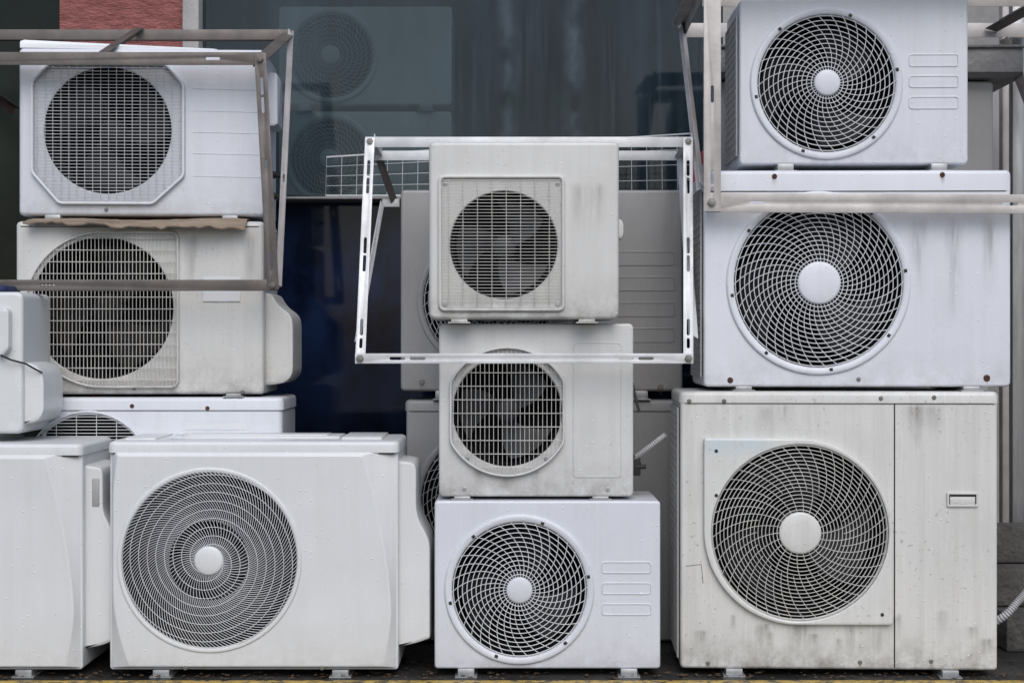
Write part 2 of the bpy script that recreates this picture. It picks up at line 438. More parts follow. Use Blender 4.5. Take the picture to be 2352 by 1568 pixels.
# ================================================================ CENTRE STACK
u=Unit(998,1517,1150,1535,0,0,.30,COOL,'bluish white air conditioner with round swirl grille standing on pavement',(1193,1353,158),feet=(.14,.86),rb=.007,rc=.010)
u.ring(172,154,COOL,notches=6); u.spiral(156,30,34,.60,12,.00115,WIREW,COOL)
for a,b in ((1290,1315),(1338,1363),(1386,1411)): u.pill(1383,1495,a,b)
u.finish(); C3=u
u=Unit(1008,1455,743,1140,.03,C3.top,.29,WARM3,'pale grey air conditioner with clipped round wire grille, middle of stack',(1165,945,128),feet=(.12,.83),rb=.007)
pl=[(min(p[0],1294),p[1]) for p in arcpts(1165,945,146,-90,90,36)]+[(max(p[0],1036),p[1]) for p in arcpts(1165,945,146,90,270,36)[1:-1]]
u.grid(pl,31,10.2,.0010,WIREC,proud=.014,rim=.004,hr=.0013)
u.pill(1317,1427,787,1095,.012,.0018)
u.valve(1460,1075,.1); u.valve(1460,1060,.13)
m=MB(); m.box(u.w/2+.002,u.w/2+.028,.085,.11,u.lz(1098),u.lz(1050),.004); m.tube([(u.w/2+.016,.09,u.lz(1078)),(u.w/2+.044,.085,u.lz(1076))],.007,False,8); m.build('valve_block',BLACK,u.e)
m=MB(); path=[(u.w/2+.004,.10,u.lz(1062)),(u.w/2+.03,.08,u.lz(1045)),(u.w/2+.065,.06,u.lz(1022)),(u.w/2+.1,.05,u.lz(1000))]
conduit(m,path,.009,46); m.build('conduit',CONDUIT,u.e,30)
m=MB(); m.tube([(u.w/2+.003,.08,u.lz(880)),(u.w/2+.01,.07,u.lz(910)),(u.w/2+.022,.06,u.lz(948))],.004,False,6); m.build('cable',BLACK,u.e)
u.run(1167,1092,60,38,GRIMEST); u.run(1230,1080,34,44,GRIMEST); u.run(1100,1080,30,44,GRIMEST)
u.finish(((1067,1122,STEEL),(1396,1123,STEEL),(1073,1053,STEEL),(1254,1053,STEEL)),(FANL,3)); C2=u
u=Unit(985,1422,325,734,-.03,C2.top,.29,WARM,'warm grey air conditioner with square grille on top of stack',(1157,563,126),feet=(.16,.83),rb=.012,rc=.018,foot_mat=WARM)
u.grid(smoothpoly([(1011,407,12),(1293,407,12),(1293,711,12),(1011,711,12)],4),7.5,33,.0011,WIREC,proud=.007,rim=.006,hr=.00095)
u.pill(1009,1295,405,713,.010,.003)
u.sidecover(smoothpoly([(1418,498,2),(1432,500,5),(1437,512,4),(1437,535,4),(1432,546,5),(1418,548,2)],3),.06,.2)
for x in (1330,1372): u.run(x,420,50,120,GRIMEST)
u.finish(((1022,423,STEEL),(1281,423,STEEL),(1022,699,STEEL),(1281,699,STEEL)),(FANL,3)); C1=u
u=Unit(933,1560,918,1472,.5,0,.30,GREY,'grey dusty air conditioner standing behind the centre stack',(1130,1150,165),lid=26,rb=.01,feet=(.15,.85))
u.ring(178,162,GREY); u.spiral(162,36,36,.62,13,.0012,WIREG,GREY); u.valve(1560,1385,.1)
u.finish(); C5=u
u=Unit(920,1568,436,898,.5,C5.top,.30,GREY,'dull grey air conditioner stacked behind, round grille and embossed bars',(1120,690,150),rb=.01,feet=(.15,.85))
u.ring(162,147,GREY); u.spiral(148,34,36,.62,13,.0012,WIREG,GREY)
for a in (578,636,695,754): u.pill(1400,1549,a,a+31)
u.run(969,882,14,16,RUSTST); u.run(1517,893,14,16,RUSTST)
u.finish(((969,877,SCREW,.008),(1517,888,SCREW,.008))); C4=u

# ================================================================ RIGHT STACK
u=Unit(1564,2288,899,1537,0,0,.34,WARM2,'large cream air conditioner with stained casing and round grille',(1836,1222,203),lid=27,rb=.010,rc=.012,side_mesh=True,feet=(.17,.85),rot=math.radians(-2.0))
R3=u
W2S=paint('aged_cream_paint_blue_stain',(.625,.63,.61),.8,.8,.6,stain=(u.lx(1675),u.lz(1022),.075,(.42,.60,.70)))
ol=[(1617,1010),(1620,1006)]+arcpts(1832,1222,216,90,0,24)+[(2048,1426),(2042,1432)]+arcpts(1832,1218,215,270,180,24)
m=MB(); pts=[(u.lx(a),u.lz(b)) for a,b in ol]; cc=circ(u.lx(1836),u.lz(1222),202*u.s,90)
m.plate(pts,[cc],.018,lambda x,y,z:(x,-.008-z,y),.005); m.build('grille_panel',W2S,u.e,40,wn=True)
u.spiral(203,48,44,.50,18,.0011,WIREC,WARM2,bulge=.010,y0=-.012,stag=.33)
for q in ((1645,1035),(2023,1408),(1645,1137),(1665,1316)):
    k=MB(); k.lathe([(.0055,-.0165),(.005,-.0185),(.0001,-.0185)],u.lx(q[0]),u.lz(q[1]),12); k.build('screw',BLACK,u.e)
m=MB(); m.box(u.lx(2052),u.lx(2055),-.0006,.004,u.f+.008,u.lz(928)); m.build('panel_seam',BLACK,u.e)
m=MB(); hx0,hx1,hz0,hz1=u.lx(2172),u.lx(2243),u.lz(1162),u.lz(1129)
ro=[(a,b) for a,b,_,_ in rrect(hx0,hx1,hz0,hz1,.004,.05)]; ri=[(a,b) for a,b,_,_ in rrect(hx0+.006,hx1-.006,hz0+.006,hz1-.006,.003,.05)]
m.plate(ro,[ri],.008,lambda x,y,z:(x,-.002-z,y),.001)
m.cur=1; m.box(hx0+.004,hx1-.004,-.0012,.0,hz0+.004,hz1-.004)
m.cur=0; m.box(hx0+.009,hx1-.009,-.004,-.0013,hz0+.006,hz0+.029,.001)
m.build('handle',[WARM,SEAM],u.e,40)
for i in range(7): u.run(random.uniform(1720,1960),1434,random.uniform(24,60),random.uniform(30,80),GRIMEST)
for i in range(12): u.run(random.uniform(1590,2270),random.uniform(1400,1470),random.uniform(16,44),random.uniform(30,66),GRIMEST)
for i in range(6): u.run(random.choice((random.uniform(1650,2030),random.uniform(2080,2260))),930,random.uniform(30,60),random.uniform(50,120),GRIMEST)
for x in (1627,2137,1975): u.run(x,1524,9,12,RUSTST)
m=MB(); m.tube([(u.lx(1576),-.0003,u.lz(1301)),(u.lx(1612),-.0003,u.lz(1297)),(u.lx(1616),-.0003,u.lz(1340))],.0009,False,4); m.build('crack',SEAM,u.e)
u.finish(((1664,921),(2022,914),(2143,912),(1627,1524),(2137,1516),(1584,921),(1975,1519)),(FANM,3))
u=Unit(1617,2320,391,888,.03,R3.top,.33,COOL2,'large bright white air conditioner with big swirl grille',(1880,650,200),lid=48,rb=.008,side_mesh=True,feet=(.13,.87),lid_over=.003,rot=math.radians(-1.0))
R2=u
u.ring(211,193,COOL2,notches=8); u.spiral(195,49,42,.62,14,.00125,WIREW,COOL2)
u.run(1779,408,14,26,RUSTST,-.0045); u.run(2163,405,12,22,RUSTST,-.0045); u.run(1678,876,16,9,RUSTST); u.run(2265,871,18,12,RUSTST)
for x in (2110,2190,2270): u.run(x,500,50,random.uniform(150,260),GRIMEST)
u.finish(((1779,405,RUST,.006),(2163,402,RUST,.006),(1678,873,RUST,.007),(2265,868,RUST,.008),(1972,871)),(FANM,3))
u=Unit(1699,2223,-4,378,.08,R2.top,.30,COOL,'bluish white air conditioner with swirl grille, topmost of stack',(1898,192,160),rb=.008,side_mesh=True,feet=(.2,.87),rot=math.radians(-.8))
R1=u
u.ring(175,157,COOL,notches=6); u.spiral(159,30,34,.60,12,.00115,WIREW,COOL)
for a,b in ((126,153),(175,201),(223,250)): u.pill(2088,2200,a,b)
for py in (262,314): u.valve(0,py,.16)
u.finish()
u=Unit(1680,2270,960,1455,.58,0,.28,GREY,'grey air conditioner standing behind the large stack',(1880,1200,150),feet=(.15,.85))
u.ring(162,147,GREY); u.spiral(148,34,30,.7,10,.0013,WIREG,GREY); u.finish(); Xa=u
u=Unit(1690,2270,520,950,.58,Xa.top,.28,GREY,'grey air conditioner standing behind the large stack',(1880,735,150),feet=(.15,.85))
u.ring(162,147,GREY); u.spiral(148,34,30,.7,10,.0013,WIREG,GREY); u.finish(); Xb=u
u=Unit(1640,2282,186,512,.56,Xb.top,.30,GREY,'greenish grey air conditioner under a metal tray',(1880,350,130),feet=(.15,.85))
u.ring(140,127,GREY); u.spiral(128,34,30,.7,10,.0013,WIREG,GREY); u.finish(); Xc=u
tr=thing('metal_tray',(PX(1990,.55),.55,Xc.top),'weathered grey metal tray lying on an air conditioner','tray')
m=MB(); hw=PX(2340,.55)-PX(1990,.55)
prof=[(-.03,.004),(-.045,.02),(-.04,.105),(-.03,.112),(.3,.112),(.3,.004)]
m.loft([[(x,y,z) for y,z in prof] for x in (-hw,-hw+.3*hw,.0,hw*.97,hw)],True,True,True)
m.build('tray_body',TRAY,tr,30)
m=MB(); m.box(-hw-.004,hw+.01,-.052,-.042,.098,.108,.003); m.build('tray_rim',TRAY,tr)

# ================================================================ LEFT STACK
u=Unit(92,648,912,1490,.32,0,.30,COOL,'white air conditioner with wire grille at bottom of tall stack',(203,1090,140),lid=30,rb=.02,rc=.02,feet=(.15,.85))
u.grid(arcpts(203,1090,145,0,354,59),7.4,46,.0011,WIREW,proud=.012,rim=.004)
u.patch(423,568,970,986,PAPER); 
u.finish(((304,932,RUST),(477,937,RUST))); A3=u
u=Unit(37,605,508,905,.33,A3.top,.31,WARM,'cream grey air conditioner with dense D-shaped wire grille',(235,707,166),rb=.012,rc=.012,feet=(.13,.88),lid=12,lid_over=.002,rot=math.radians(.6))
A2=u
pl=arcpts(237,711,177,90,270,30)+[(395,888),(404,885),(409,876),(409,546),(404,537),(395,534)]
u.grid(pl,27,8.6,.0012,WIREC,proud=.011,rim=.004,hr=.0014)
u.sidecover(smoothpoly([(598,672,2),(618,672,10),(634,700,14),(664,722,16),(668,745,10),(668,862,16),(650,880,12),(612,886,8),(598,886,2)],5),.05,.27)
u.patch(467,552,634,692,PAPER,yy=-.0025)
for x in (440,575): u.run(x,535,40,150,GRIMEST)
u.finish(((317,520,SCREW),(557,900,SCREW),(308,892,SCREW)),(FANB,3))
cb=MB(); n=40
x0,x1=PX(62,.31),PX(566,.31)
loops=[]
for i in range(n+1):
    t=i/n; x=x0+(x1-x0)*t; zz=A2.top+.004+.003*math.sin(t*9)+random.uniform(0,.0015)
    fr=.268+.012*math.sin(t*14)+random.uniform(-.006,.006); dr=.018+.018*t+random.uniform(-.005,.005)
    loops.append([(x,fr,zz-dr),(x,fr-.002,zz-dr+.004),(x,.325,zz+.0015),(x,.60,zz+.0015),(x,.60,zz),(x,.325,zz),(x,fr+.003,zz-dr)])
cb.loft(loops,True,True,True)
tag(cb.build('cardboard_sheet',CARD,None,40),'crumpled brown cardboard sheet lying between two air conditioners','cardboard')
u=Unit(46,606,112,496,.34,A2.top,.32,COOL,'white air conditioner with octagonal wire grille on cardboard',(248,300,148),rb=.012,rc=.014,feet=(.14,.86),rot=math.radians(2.2))
A1=u
u.grid(smoothpoly([(118,150,8),(382,150,8),(421,196,8),(421,404,8),(352,467,8),(140,467,8),(79,397,8),(79,190,8)],3),7.6,18,.0011,WIREG,proud=.013,rim=.0055,hr=.0011)
for a in (203,254,303,352,404): u.line(443,600,a,.0013,a+3)
u.sidecover([(600,150),(624,152),(628,160),(628,272),(620,278),(600,278)],.10,.24)
u.valve(0,385,.2);u.valve(0,436,.2)
u.finish(((245,482,SCREW),))
m=MB(); z=A1.top
prof=[(-.012,0),(-.014,.016),(-.008,.026),(.05,.024),(.22,.010),(.22,.002)]
lp=[]
for t in (0,.02,.5,.98,1):
    x=PX(52,.36)+(PX(500,.4)-PX(52,.36))*t; k=1-.75*t; g=.85 if t in(0,1) else 1
    lp.append([(x,.345+y*g+.05*t,z+.0015+zz*k*g) for y,zz in prof])
m.loft(lp,True,True,True)
tag(m.build('plastic_panel',paint('clean_white_plastic',(.80,.82,.84),.1,.1,.05),None,40),'clean white plastic cover panel lying on an air conditioner','plastic panel')

# ---- front left units
def make_facet(U):
    def f(x,z):
        w=U['w'];h=U['h'];f0=U['f']
        tz=(z-f0)/h
        tz2=.012+tz*(1-.012-.046) ; zn=f0+tz2*h
        cr=.012+.095*max(0,min(1,(tz2-.2)/.8))**1.8+.030*max(0,(.28-tz2)/.28)**1.6
        cl=.010+.020*max(0,(tz2-.75)/.25)**1.5+.050*max(0,(.33-tz2)/.33)**1.7
        t=(x+w/2)/w
        return (-w/2+cl+t*(w-cl-cr),zn)
    return f
def mk_front(x0,x1,yt,yb,Y,label,hole,rot=0):
    s_=S(Y); info={'w':(x1-x0)*s_,'h':(yb-yt)*s_,'f':PZ(yb,Y)}
    return Unit(x0,x1,yt,yb,Y,0,.33,NEUT,label,hole,lid=27,rb=.006,rc=.010,facet=make_facet(info),feet=(.18,.80),rot=rot,lid_over=.003)
u=mk_front(252,915,1012,1537,0,'white air conditioner with dense spiral grille and curved front edge',(485,1283,203))
A6=u
u.ring(211,200,NEUT,proud=.004); u.spiral(202,33,132,1.0,0,.00092,WIREW,NEUT,bulge=.008,curve=1.05,counter=3,ctw=-18.0,ring_wr=.0010,stag=.34)
cov=[(908,1058,2),(950,1064,10),(955,1080,6),(955,1185,26),(984,1240,20),(987,1262,6),(987,1470,6),(960,1480,10),(908,1492,2)]
u.sidecover(smoothpoly(cov,5),.03,.26)
u.finish(((430,1529,SCREW),(742,1529,SCREW),),(FANM,5))
m=MB(); f=u.f+u.h
m.box(-.26,.24,.10,.26,f-.002,f+.007,.003); m.box(-.22,.20,.13,.23,f+.005,f+.0105,.002); m.box(.25,.37,.05,.29,f-.002,f+.008,.003); m.box(-.39,-.30,.05,.29,f-.002,f+.005,.002)
m.build('lid_emboss',NEUT,u.e,40)
m=MB(); hx=u.lx(398)
m.tube([(hx-.02,.06,f+.003),(hx-.005,.07,f+.016),(hx+.012,.075,f+.014),(hx+.016,.06,f+.004),(hx-.01,.055,f+.006),(hx-.02,.08,f+.012)],.0022,False,6)
m.build('cable_tie',WIREW,u.e)
u=mk_front(-480,190,1018,1537,0,'white air conditioner with curved front edge supporting a smaller unit',(-250,1290,203))
A4=u
u.ring(211,199,NEUT,proud=.004); u.spiral(201,33,60,1.0,0,.0010,WIREW,NEUT,bulge=.008,counter=3,ctw=-18)
cov=[(182,1068,2),(226,1076,10),(230,1090,6),(230,1180,22),(250,1215,16),(254,1235,6),(256,1475,6),(230,1486,10),(182,1496,2)]
u.sidecover(smoothpoly(cov,5),.03,.26)
m=MB(); m.box(u.lx(205),u.lx(222),.027,.05,u.lz(1165),u.lz(1100),.003); m.build('handle_recess',GREY,u.e)
u.finish()
u=Unit(-420,52,670,996,.06,A4.top,.28,NEUT,'small white air conditioner with side cover and black cable',(-230,830,120),rb=.012,rc=.02,feet=(.1,.8),foot_mat=NEUT)
A5=u
u.ring(130,118,NEUT); u.spiral(118,30,30,.7,10,.0013,WIREW,NEUT)
u.sidecover(smoothpoly([(40,830,2),(72,835,14),(92,852,16),(96,880,8),(96,945,8),(84,968,16),(40,978,2)],5),.02,.22)
u.sidecover(smoothpoly([(0,712,4),(22,706,6),(28,716,4),(28,800,6),(12,818,8),(0,818,2)],4),-.03,.04,name='valve_cover')
m=MB(); m.tube([(u.lx(10),-.035,u.lz(815)),(u.lx(30),-.02,u.lz(826)),(u.lx(60),-.004,u.lz(835)),(u.lx(78),.0,u.lz(846)),(u.lx(92),.02,u.lz(856))],.0028,False,6); m.build('cable',BLACK,u.e)
u.finish()
m=MB(); m.box(PX(-160,.1),PX(10,.1),.10,.26,A5.top,A5.top+.022,.009,None,3)
tag(m.build('folded_cloth',NAVY,None,60),'folded navy blue cloth lying on a small air conditioner','cloth')

# ================================================================ BRACKET FRAMES
def bar(name,p0,p1,w,nrm,mat,par,slots=(),t=.003,flange=1,fw=None,org=Vector((0,0,0))):
    p0=Vector(p0)-org;p1=Vector(p1)-org; u=(p1-p0); L=u.length; u.normalize(); n=Vector(nrm); n=(n-u*n.dot(u)).normalized(); v=n.cross(u)
    m=MB(); outer=[(0,-w/2),(L,-w/2),(L,w/2),(0,w/2)]
    hs=[capsule(a*L,0,l,.009) for a,l in slots]
    m.plate(outer,hs,t,lambda x,y,z:p0+u*x+v*y+n*z,.0005)
    if flange:
        fw=fw or w*.9; sgn=flange
        M=Matrix((( u.x,v.x,n.x,p0.x),(u.y,v.y,n.y,p0.y),(u.z,v.z,n.z,p0.z),(0,0,0,1)))
        a,b=sorted((sgn*(w/2-t),sgn*(w/2-.0004)))
        m.box(.0006,L-.0006,a,b,-fw,-t/2+.0002,.0004,M,1)
    return m.build(name,mat,par,30)
def bolt(p,par,mat=SCREW,r=.009):
    m=MB(); m.lathe([(r*1.3,.001),(r*1.3,-.002),(r,-.002),(r,-.008),(.0001,-.009)],0,0,6)
    o=m.build('bolt',mat,par,20); o.location=Vector(p); return o

zt=C1.top+.0015
A=Vector((PX(850,.12),.12,zt+.016)); Bv=Vector((PX(1580,.12),.12,zt+.016))
fr=thing('bracket_frame',(A+Bv)/2,'white aluminium wall bracket frame hung over an air conditioner','bracket frame','metal wall brackets'); O=fr.location.copy()
Yb=-.055
bl=P(827,823,Yb); br_=P(1581,823,Yb); 
bar('crossbar',A-Vector((.014,0,0)),Bv+Vector((.014,0,0)),.031,(0,-1,0),ALU,fr,(),org=O,flange=1)
bar('crossbar',bl-Vector((.014,0,0))+Vector((0,-.004,0)),br_+Vector((.014,-.004,0)),.029,(0,-1,-.0),ALU,fr,[(.125,.045),(.185,.045),(.80,.045),(.86,.045)],org=O,flange=-1)
sl=[(.14,.05),(.22,.05),(.49,.05),(.57,.05),(.85,.05),(.92,.03)]
bar('upright',A+Vector((0,-.004,.012)),bl+Vector((0,.001,-.010)),.029,(0,-1,0),ALU,fr,sl,org=O,flange=-1)
bar('upright',Bv+Vector((0,-.004,.012)),br_+Vector((0,.001,-.010)),.029,(0,-1,0),ALU,fr,sl,org=O,flange=1)
Ar=P(868,357,.457); Br=P(1560,357,.457); Ar.z=Br.z=A.z
bar('crossbar',Ar-Vector((.01,0,0)),Br+Vector((.01,0,0)),.031,(0,-1,0),ALU,fr,(),org=O)
bar('arm',A+Vector((.0,.004,.0)),Ar+Vector((0,-.004,0)),.029,(0,0,-1),ALU,fr,(),org=O)
bar('arm',Bv+Vector((.0,.004,.0)),Br+Vector((0,-.004,0)),.029,(0,0,-1),ALU,fr,(),org=O)
q=P(905,462,.56)
bar('brace',Ar+Vector((0,.006,0)),q,.026,(.6,-1,0),BROWNM,fr,(),org=O)
q2=P(878,466,.56)
bar('crossbar',q2,P(926,466,.56)-Vector((.012,0,0)),.026,(0,-1,0),ALU,fr,(),org=O)
bar('brace',q2,P(820,775,-.045)+Vector((.002,.012,0)),.02,(1,-1,.0),ALU,fr,((.3,.03),(.6,.03)),org=O)
bar('brace',Br+Vector((0,-.006,-.01)),P(1588,775,-.03)+Vector((.002,.015,0)),.02,(-1,-1,.0),ALU,fr,(),org=O)
for p in (A,Bv,bl,br_): bolt(p-O+Vector((0,-.0065,0)),fr)

Yn=.24; Yf=.62
n1=P(598,135,Yn); f1=P(662,80,Yf); b1=P(628,655,.22)
n0=P(-420,135,Yn); f0=P(-330,80,Yf); b0=P(-420,655,.22)
fr=thing('bracket_frame',(n0+n1)/2,'weathered brown metal bracket frame draped over air conditioners','bracket frame','metal wall brackets'); O=fr.location.copy()
bar('crossbar',n0,n1+Vector((.012,0,0)),.040,(0,-1,0),BROWNM,fr,[(.885,.045)],org=O,flange=1)
bar('crossbar',f0,f1+Vector((.012,0,0)),.034,(0,-1,0),BROWNM,fr,(),org=O,flange=-1)
bar('crossbar',b0,b1+Vector((.012,0,0)),.034,(0,-1,0),BROWNM,fr,[(.50,.05)],org=O,flange=-1)
bar('arm',n1+Vector((0,.005,0)),f1+Vector((0,-.005,0)),.036,(.3,0,1),BROWNM,fr,(),org=O)
bar('arm',n0+Vector((0,.005,0)),f0+Vector((0,-.005,0)),.036,(.3,0,1),BROWNM,fr,(),org=O)
a=P(236,128,Yn)+Vector((0,.006,.012)); b=P(322,72,Yf)+Vector((0,-.006,.01))
bar('arm',a,b,.028,(0,-.3,1),BROWNM,fr,(),org=O)
slx=[(.14,.055),(.22,.05),(.47,.028),(.88,.06)]
bar('upright',n1+Vector((0,-.005,.016)),b1+Vector((.0,-.005,-.014)),.036,(0,-1,0),BROWNM,fr,slx,org=O,flange=-1,fw=.026)
bar('brace',f1+Vector((.008,.004,.016)),b1+Vector((.014,.012,.0)),.022,(.8,-1,0),ALUP,fr,((.6,.03),),org=O)
bar('upright',n0+Vector((0,-.005,.016)),b0+Vector((.0,-.005,-.014)),.034,(0,-1,0),BROWNM,fr,slx,org=O,flange=1)
bar('brace',P(-60,180,.27),P(44,250,.64),.03,(0,-1,.3),BROWNM,fr,(),org=O)
for p in (n1+Vector((.0,0,-.004)),b1): bolt(p-O+Vector((0,-.008,0)),fr,BROWNM)

Yv=-.035
v0=P(1636,470,Yv); v1=P(1636,-75,Yv); b1=P(2600,465,Yv); b1.z=v0.z
w1=Vector((b1.x,Yv,v1.z))
rl=Vector((PX(1572,.66),.66,PZ(70,.66))); rr=Vector((b1.x-.02,.66,rl.z))
fr=thing('bracket_frame',(v1+w1)/2,'pinkish grey aluminium bracket frame hanging in front of air conditioners','bracket frame','metal wall brackets'); O=fr.location.copy()
bar('crossbar',P(1622,465,Yv)+Vector((0,.004,0)),b1+Vector((0,.004,0)),.056,(0,-1,0),ALUP,fr,[(.12,.045),(.715,.045)],org=O,flange=-1,fw=.012)
bar('upright',v1,v0-Vector((0,0,.02)),.050,(0,-1,0),ALUP,fr,[(.52,.05),(.93,.04),(.86,.04)],org=O,flange=1,fw=.03)
bar('upright',w1,b1-Vector((0,0,.02)),.050,(0,-1,0),ALUP,fr,[],org=O,flange=-1)
bar('crossbar',v1,w1,.05,(0,-1,0),ALUP,fr,[],org=O,flange=1)
bar('crossbar',rl,rr,.048,(0,-1,0),ALUP,fr,[],org=O,flange=1)
bar('arm',v1+Vector((.0,.004,-.01)),rl+Vector((.0,-.004,0)),.045,(1,0,0),ALUP,fr,[],org=O)
bar('arm',w1+Vector((.0,.004,-.01)),rr+Vector((.0,-.004,0)),.045,(-1,0,0),ALUP,fr,[],org=O)
xa=PX(2325,.5)
bar('arm',Vector((xa+.09,Yv+.006,v1.z-.002)),Vector((xa-.02,.654,rl.z)),.045,(-.2,0,-1),BROWNM,fr,[],org=O)
bar('brace',P(1568,48,.66),P(1612,425,-.02),.026,(1,-1,0),ALUP,fr,[(.35,.03)],org=O)
bar('brace',P(2305,90,.66),P(2400,330,.3),.03,(-.6,-1,0),BROWNM,fr,[],org=O)
bar('crossbar',Vector((v1.x,.2,R1.top+.026)),Vector((w1.x,.2,R1.top+.026)),.05,(0,-1,0),ALUP,fr,[],org=O)
bolt(v0-O+Vector((-.002,-.006,.006)),fr,SCREW,.01)

# ================================================================ WIRE RACK
Yr=1.0; SILL=PZ(452,1.0)
rk=thing('wire_rack',(PX(1150,Yr),Yr,SILL),'white wire rack panel leaning against shop window ledge','wire rack')
m=MB(); xl,xr=PX(748,Yr)-PX(1150,Yr),PX(1592,Yr)-PX(1150,Yr); hl,hr_=.145,.23
def rz_(x): return hl+(hr_-hl)*(x-xl)/(xr-xl)
m.tube([(xl,0,.004),(xr,0,.004),(xr,0.03,hr_),(xl,.03,hl)],.0035,True,6)
m.build('rim',WIREG,rk)
m=MB()
n=24
for i in range(1,n):
    x=xl+(xr-xl)*i/n; m.tube([(x,.002,.004),(x,.03,rz_(x))],.0011,False,4,ref=(1,0,0))
for k in range(1,4):
    f=k/4; m.tube([(xl,.03*f-.004,.004+f*(hl-.004)),(xr,.03*f-.004,.004+f*(hr_-.004))],.0013,False,4)
m.build('mesh_wires',WIREG,rk)

# ================================================================ BUILDING
bd=thing('shop_building',(0,1.15,0),'shop front with dirty tinted windows and red textured wall','building')
def bpart(name,x0,x1,y0,y1,z0,z1,mat,r=0.0):
    m=MB(); m.box(x0,x1,y0-1.15,y1-1.15,z0,z1,r); return m.build(name,mat,bd)
gl=NT('dusty_glass_painted_glare'); raw,v=base_vec(gl)
n1_=gl.ramp(gl.noise(gl.mp(raw,(7,1,.8)),1.0,6,.62),.38,.70)
n2_=gl.ramp(gl.noise(gl.mp(raw,(38,1,1.3)),1.0,4,.6),.56,.78)
n3_=gl.ramp(gl.noise(gl.mp(raw,(2.2,1,1.4)),1.0,4),.38,.62)
n4_=gl.ramp(gl.noise(gl.mp(raw,(6,1,5)),1.0,5,.7),.40,.62)
sx=gl.n('ShaderNodeSeparateXYZ',{0:raw}); xx=sx.outputs[0]; zz=sx.outputs[2]
side=gl.ramp(xx,-.30,-.10,1.0,0.0)
c=gl.mix(n1_,(.010,.018,.026,1),(.040,.062,.080,1))
c=gl.mix(gl.math('MULTIPLY',n2_,.40),c,(.16,.21,.25,1))
c=gl.mix(gl.math('MULTIPLY',side,.40),c,(.075,.10,.11,1))  # left of the pane lightened in colour for its reflection
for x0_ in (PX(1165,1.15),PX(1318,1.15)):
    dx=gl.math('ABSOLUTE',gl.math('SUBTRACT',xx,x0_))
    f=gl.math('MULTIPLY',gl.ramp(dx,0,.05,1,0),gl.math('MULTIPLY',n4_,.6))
    c=gl.mix(f,c,(.19,.25,.31,1))  # vertical glare streak painted into the glass colour
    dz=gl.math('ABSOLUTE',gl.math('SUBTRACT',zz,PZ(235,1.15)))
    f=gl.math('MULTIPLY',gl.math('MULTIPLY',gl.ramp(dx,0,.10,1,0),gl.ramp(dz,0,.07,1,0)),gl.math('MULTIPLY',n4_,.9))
    c=gl.mix(f,c,(.02,.05,.02,1))  # green tree reflection painted into the glass colour
dust_glare=gl.n('ShaderNodeBsdfPrincipled',{'Base Color':c,'Roughness':.06,'Specular IOR Level':.5})  # dusty pane colour, with painted glare and reflections in it
tr_=gl.n('ShaderNodeBsdfTransparent',{'Color':(.74,.81,.84,1)})
fac=gl.math('ADD',gl.math('MULTIPLY',n3_,.14),.38)
ms=gl.n('ShaderNodeMixShader',{0:fac,1:tr_.outputs[0],2:dust_glare.outputs[0]}); gl.t.links.new(ms.outputs[0],gl.out.inputs[0])
lg=NT('dark_navy_glass'); raw,v=base_vec(lg)
zz=lg.n('ShaderNodeSeparateXYZ',{0:raw}).outputs[2]
nn=lg.ramp(lg.noise(lg.mp(raw,(4,1,2.6)),1.2,5),.40,.60)
c=lg.mix(nn,(.004,.007,.020,1),(.011,.024,.070,1))
c=lg.mix(lg.ramp(zz,.45,1.1,1.0,0.0),c,(.003,.0035,.006,1))  # darker bottom and lighter top painted in place of window reflections
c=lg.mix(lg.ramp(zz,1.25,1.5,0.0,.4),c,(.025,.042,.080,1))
p=lg.n('ShaderNodeBsdfPrincipled',{'Base Color':c,'Roughness':.06,'Specular IOR Level':.2}); lg.t.links.new(p.outputs[0],lg.out.inputs[0])
rw=NT('red_textured_render'); raw,v=base_vec(rw)
vo=rw.noise(rw.mp(raw,(10,10,26)),1.6,5,.7)
c=rw.mix(rw.ramp(vo,.35,.65),(.20,.062,.055,1),(.33,.115,.105,1))
b_=rw.n('ShaderNodeBump',{'Height':vo,'Distance':.02,'Strength':1.0})
p=rw.n('ShaderNodeBsdfPrincipled',{'Base Color':c,'Roughness':.6,'Normal':b_.outputs[0]}); rw.t.links.new(p.outputs[0],rw.out.inputs[0])
DKG=simple('dark_green_glass',(.010,.016,.011),.12,0,.7,3,spec=.2)
xg0=PX(466,1.15); xg1=PX(1660,1.15)
bpart('window_pane',xg0,xg1,1.15,1.156,SILL+.012,3.0,gl.m)
bpart('dark_window_pane',xg0,xg1,1.13,1.136,0.0,SILL-.012,lg.m)
bpart('window_ledge',xg0,xg1,.985,1.20,SILL-.009,SILL-.001,STONE,.002)
bpart('column',PX(424,1.12),xg0-.001,1.08,1.3,0,3.0,STONE,.004)
bpart('red_wall',PX(137,1.12),PX(424,1.12)-.001,1.12,1.35,0,3.0,rw.m)
bpart('pier',PX(-700,1.3),PX(137,1.12)-.62,1.2,1.35,0,3.0,STONE)
bpart('dark_window',PX(137,1.12)-.62,PX(137,1.12)-.002,1.30,1.306,0,3.0,DKG)
bpart('stone_wall',xg1+.001,PX(3300,1.15),1.15,1.4,0,3.0,STONE)
bpart('interior_wall',-3.5,3.6,3.0,3.1,0,3.0,WALLIN)
bpart('roof',-3.6,3.7,1.0,3.75,3.001,3.2,CONC)
Yi=1.30
sh=thing('display_shelf',(PX(835,Yi),Yi,0),'grey metal shelf inside the shop window','shelf')
zt_=PZ(452,Yi)
m=MB(); m.box(-.5,.5,-.02,.36,zt_-.03,zt_,.003); m.build('shelf_board',TRAY,sh)
